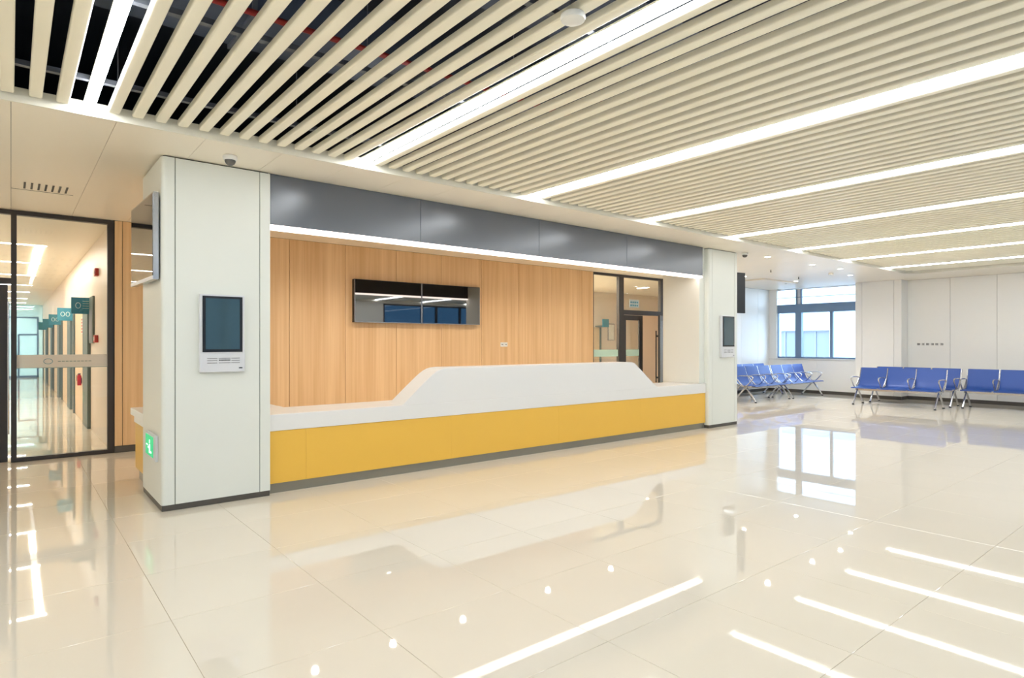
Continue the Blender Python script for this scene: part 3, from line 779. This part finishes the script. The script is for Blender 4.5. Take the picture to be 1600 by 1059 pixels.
# ---- corridor fittings
slab_y = [12.56, 16.5, 20.4, 24.3, 28.2]
sign_lab = ['teal room sign with a ring, nearest in the side corridor', 'teal room sign with two rings, second in side corridor', 'teal flag sign, third in the side corridor',
            'teal flag sign, fourth in the side corridor', 'smallest teal flag sign, farthest down the side corridor']
for i, y in enumerate(slab_y):
    t = thing('door_sign', sign_lab[i], 'sign', (CX, y, 1.94), group='teal corridor door signs')
    box(CX - .275, CX - .002, y - .02, y + .02, 1.94, 2.215).build('sign_board', 'teal', t, bevel=.002)
    if i < 3:
        n = (1, 2, 2)[i]
        for q in range(n):
            cx = CX - .18 + q * .09; rr = .034
            pts = [(cx + rr * cos(a * pi / 10), y - .024, 2.08 + rr * 1.35 * sin(a * pi / 10)) for a in range(20)]
            MB().tube(pts, .005, 6, closed=True).build('ring_symbol', 'signink', t)
        if i == 0:
            box(CX - .13, CX - .02, y - .023, y - .0205, 2.0, 2.19).build('print_panel', 'tealbright', t)
            m = MB()
            for r0 in range(4): m.box(CX - .12, CX - .03, y - .026, y - .0235, 2.03 + r0 * .04, 2.037 + r0 * .04)
            m.build('print_lines', 'signink', t)
    d = thing('door_portal', ['grey-teal framed cream door, nearest in the side corridor', 'grey-teal framed cream door, second in the side corridor',
              'grey-teal framed cream door, third in the side corridor', 'grey-teal framed cream door, fourth in the side corridor', 'grey-teal framed cream door, farthest down the side corridor'][i], 'door', (CX, y + .2, 0))
    d['kind'] = 'structure'
    box(CX - .05, CX - .001, y + .02, y + .9, 0, 2.215).build('door_jamb', 'jamb', d)
    box(CX - .02, CX - .001, y + .9, y + 3.0, 0.01, 2.215).build('door_leaf', 'creamdoor', d)
    box(CX - .05, CX - .001, y + 3.0, y + 3.1, 0, 2.215).build('door_jamb', 'jamb', d)
    MB().tube([(CX - .07, y + 2.75, .98), (CX - .07, y + 2.6, .98)], .01, 6).tube([(CX - .02, y + 2.75, .98), (CX - .07, y + 2.75, .98)], .01, 6).build('door_handle', 'chrome', d)
t = thing('notice_plaque', 'tall pale notice plaque on corridor wall beside the first sign', 'plaque', (CX, 12.2, 1.5))
box(CX - .03, CX - .002, 11.95, 12.5, 1.45, 2.215).build('board', 'jamb', t)
box(CX - .034, CX - .0305, 12.0, 12.5, 1.5, 2.0).build('print', 'facband', t)
def alarm(y, z, label):
    t = thing('fire_alarm', label, 'alarm', (CX, y, z))
    box(CX - .05, CX - .002, y - .09, y + .09, z, z + .115).build('housing', 'red', t, bevel=.004)
    MB().box(CX - .053, CX - .0505, y - .04, y + .04, z + .03, z + .085).build('face', 'ink' if z > 2 else 'whiteplastic', t)
alarm(11.5, 1.46, 'red fire call point at hand height on the corridor wall')
alarm(11.45, 2.49, 'red alarm sounder high on the corridor wall')
t = thing('vertical_notice', 'narrow red vertical notice on the first corridor door', 'notice', (CX, 14.0, 1.6))
box(CX - .024, CX - .0205, 13.85, 14.05, 1.62, 1.93).build('sheet', 'whiteplastic', t)
m = MB()
for q in range(5): m.box(CX - .027, CX - .0245, 13.87, 14.03, 1.64 + q * .058, 1.675 + q * .058)
m.build('lettering', 'red', t)['kind'] = 'stuff'
t = thing('fire_extinguisher', 'small red fire extinguisher hung by the corridor door', 'extinguisher', (CX - .06, 14.0, .66))
MB().lathe((CX - .06, 14.0, .66), [(.03, 0), (.034, .01), (.034, .17), (.02, .2), (.01, .215)], 14).build('cylinder_body', 'red', t, smooth=True)
MB().box(CX - .08, CX - .04, 13.98, 14.02, .87, .885).tube([(CX - .06, 14.0, .875), (CX - .1, 14.0, .85), (CX - .1, 14.0, .75)], .004, 6).build('valve_and_hose', 'black', t)
box(CX - .03, CX - .021, 13.98, 14.02, .70, .80).build('wall_clip', 'black', t)
# corridor lamps
for i, y in enumerate((12.8, 15.7, 18.6, 21.8, 24.8, 28.4, 31.5)):
    t = thing('strip_lamp', 'crosswise ceiling strip lamp in the side corridor, %s from the glass' % ['first', 'second', 'third', 'fourth', 'fifth', 'sixth', 'seventh'][i], 'lamp', (-.8, y, H), group='crosswise corridor strip lamps')
    box(-2.3, .46, y, y + .10, H - .006, H - .001).build('diffuser', 'corrlamp', t)
    MB().box(-2.31, .47, y - .008, y, H - .008, H - .001).box(-2.31, .47, y + .10, y + .108, H - .008, H - .001).build('edge', 'whiteplastic', t)
for i, y in enumerate((34.5, 37.0)):  # wide lamps added behind the end glazing to brighten it
    t = thing('strip_lamp', 'ceiling strip lamp beyond the glazed corridor end, %s' % ['nearer', 'farther'][i], 'lamp', (-.8, y, H))
    box(-2.3, .8, y, y + .5, H - .008, H - .001).build('diffuser', 'corrlamp', t)
    MB().box(-2.31, .81, y - .01, y, H - .01, H - .001).box(-2.31, .81, y + .5, y + .51, H - .01, H - .001).build('edge', 'whiteplastic', t)
t = thing('strip_lamp', 'lengthwise ceiling strip lamp crossing the corridor lamps', 'lamp', (.36, 15.7, H))
box(.32, .43, 12.95, 18.5, H - .016, H - .0085).build('diffuser', 'corrlamp', t)
MB().box(.312, .32, 12.95, 18.5, H - .018, H - .0085).box(.43, .438, 12.95, 18.5, H - .018, H - .0085).build('edge', 'whiteplastic', t)
# rear corridor fittings
for i, (x0, x1, y0, y1) in enumerate(((7.7, 10.4, 10.25, 10.5), (7.7, 11.2, 11.4, 11.65), (7.7, 12.4, 12.6, 12.85), (14.3, 14.36, 11.3, 11.7))):  # first three lamps are out of view, added to brighten the rear corridor
    t = thing('strip_lamp', ['ceiling strip lamp in the rear corridor close behind the glass', 'middle crosswise strip lamp hidden behind the oak wall', 'ceiling strip lamp in the rear corridor next to its far wall', 'short lengthwise strip lamp seen through the transom'][i], 'lamp', ((x0 + x1) / 2, y0, H), group='rear corridor strip lamps')
    box(x0, x1, y0, y1, H - .008, H - .001).build('diffuser', 'rearlamp', t)
    MB().box(x0, x1, y0 - .01, y0, H - .010, H - .001).box(x0, x1, y1, y1 + .01, H - .010, H - .001).build('edge', 'whiteplastic', t)
def X_at(u, Y):
    k = (u - 800) / 960; return (.632 + .775 * k) / (.775 - .632 * k) * Y
xs_ = X_at(940, 13.2)
t = thing('door_sign', 'teal flag sign seen through the glass beside the counter', 'sign', (xs_, 13.2, 1.95))
box(xs_ - .14, xs_ + .12, 13.0, 13.04, 1.95, 2.2).build('sign_board', 'teal', t); box(xs_ - .14, xs_ + .12, 13.04, 13.34, 1.97, 2.0).build('bracket', 'jamb', t)
t = thing('door_portal', 'dark jamb below the teal sign in the rear corridor', 'door', (xs_, 13.3, 0)); t['kind'] = 'structure'
box(xs_ + .02, xs_ + .08, 13.28, 13.345, 0, 1.95).build('door_jamb', 'jamb', t)
box(xs_ - .9, xs_ + .02, 13.31, 13.345, 0, 1.95).build('door_leaf', 'creamdoor', t)
xs_ = X_at(956, 13.3)
t = thing('poster', 'pale blue framed poster on the rear corridor wall', 'poster', (xs_, 13.3, 1.5))
box(xs_ - .15, xs_ + .15, 13.32, 13.348, 1.53, 2.08).build('frame', 'silver', t); box(xs_ - .125, xs_ + .125, 13.316, 13.3195, 1.56, 2.05).build('sheet', 'whiteplastic', t)

# ---- outside
tag(struct(box(XR + .3, 90, -60, 70, -4.2, -4.0).build('ground', 'ground', None)), 'paved yard outside the window', 'ground')
b = thing('building', 'white office block seen through the waiting area window', 'building', (36, 18, -4))
bx = 32.0
def bwall(y0, y1, z0, z1, m='facade', dx=0, name='wall'): return box(bx + dx, bx + dx + .3, y0, y1, z0, z1).build(name, m, b)
box(bx + .3, bx + 9, 2, 40, -4, 9).build('wall', 'facade', b)
bands = [(-4, .2), (2.1, 3.0), (3.35, 9.0)]
for z0, z1 in bands: bwall(2, 40, z0, z1)
bwall(2, 40, 3.0, 3.35, 'facband', .02, 'cornice_band')
y = 2.0
edges = []
wins = [(11.2, 11.9), (13.9, 15.4), (15.6, 16.9), (18.3, 19.6), (19.8, 21.2), (22.4, 24.4), (26, 28), (30, 32)]
prev = 2.0
for a, c in wins:
    bwall(prev, a, .2, 2.1, 'facade', 0, 'pier'); prev = c
    f = box(bx + .16, bx + .2, a, c, .2, 2.1).build('window_pane', 'facwin', b)
    MB().box(bx + .1, bx + .16, a, a + .06, .2, 2.1).box(bx + .1, bx + .16, c - .06, c, .2, 2.1).box(bx + .1, bx + .16, a, c, 2.04, 2.1).box(bx + .1, bx + .16, (a + c) / 2 - .03, (a + c) / 2 + .03, .2, 2.04).build('window_frame', 'facband', f)
bwall(prev, 40, .2, 2.1, 'facade', 0, 'pier')
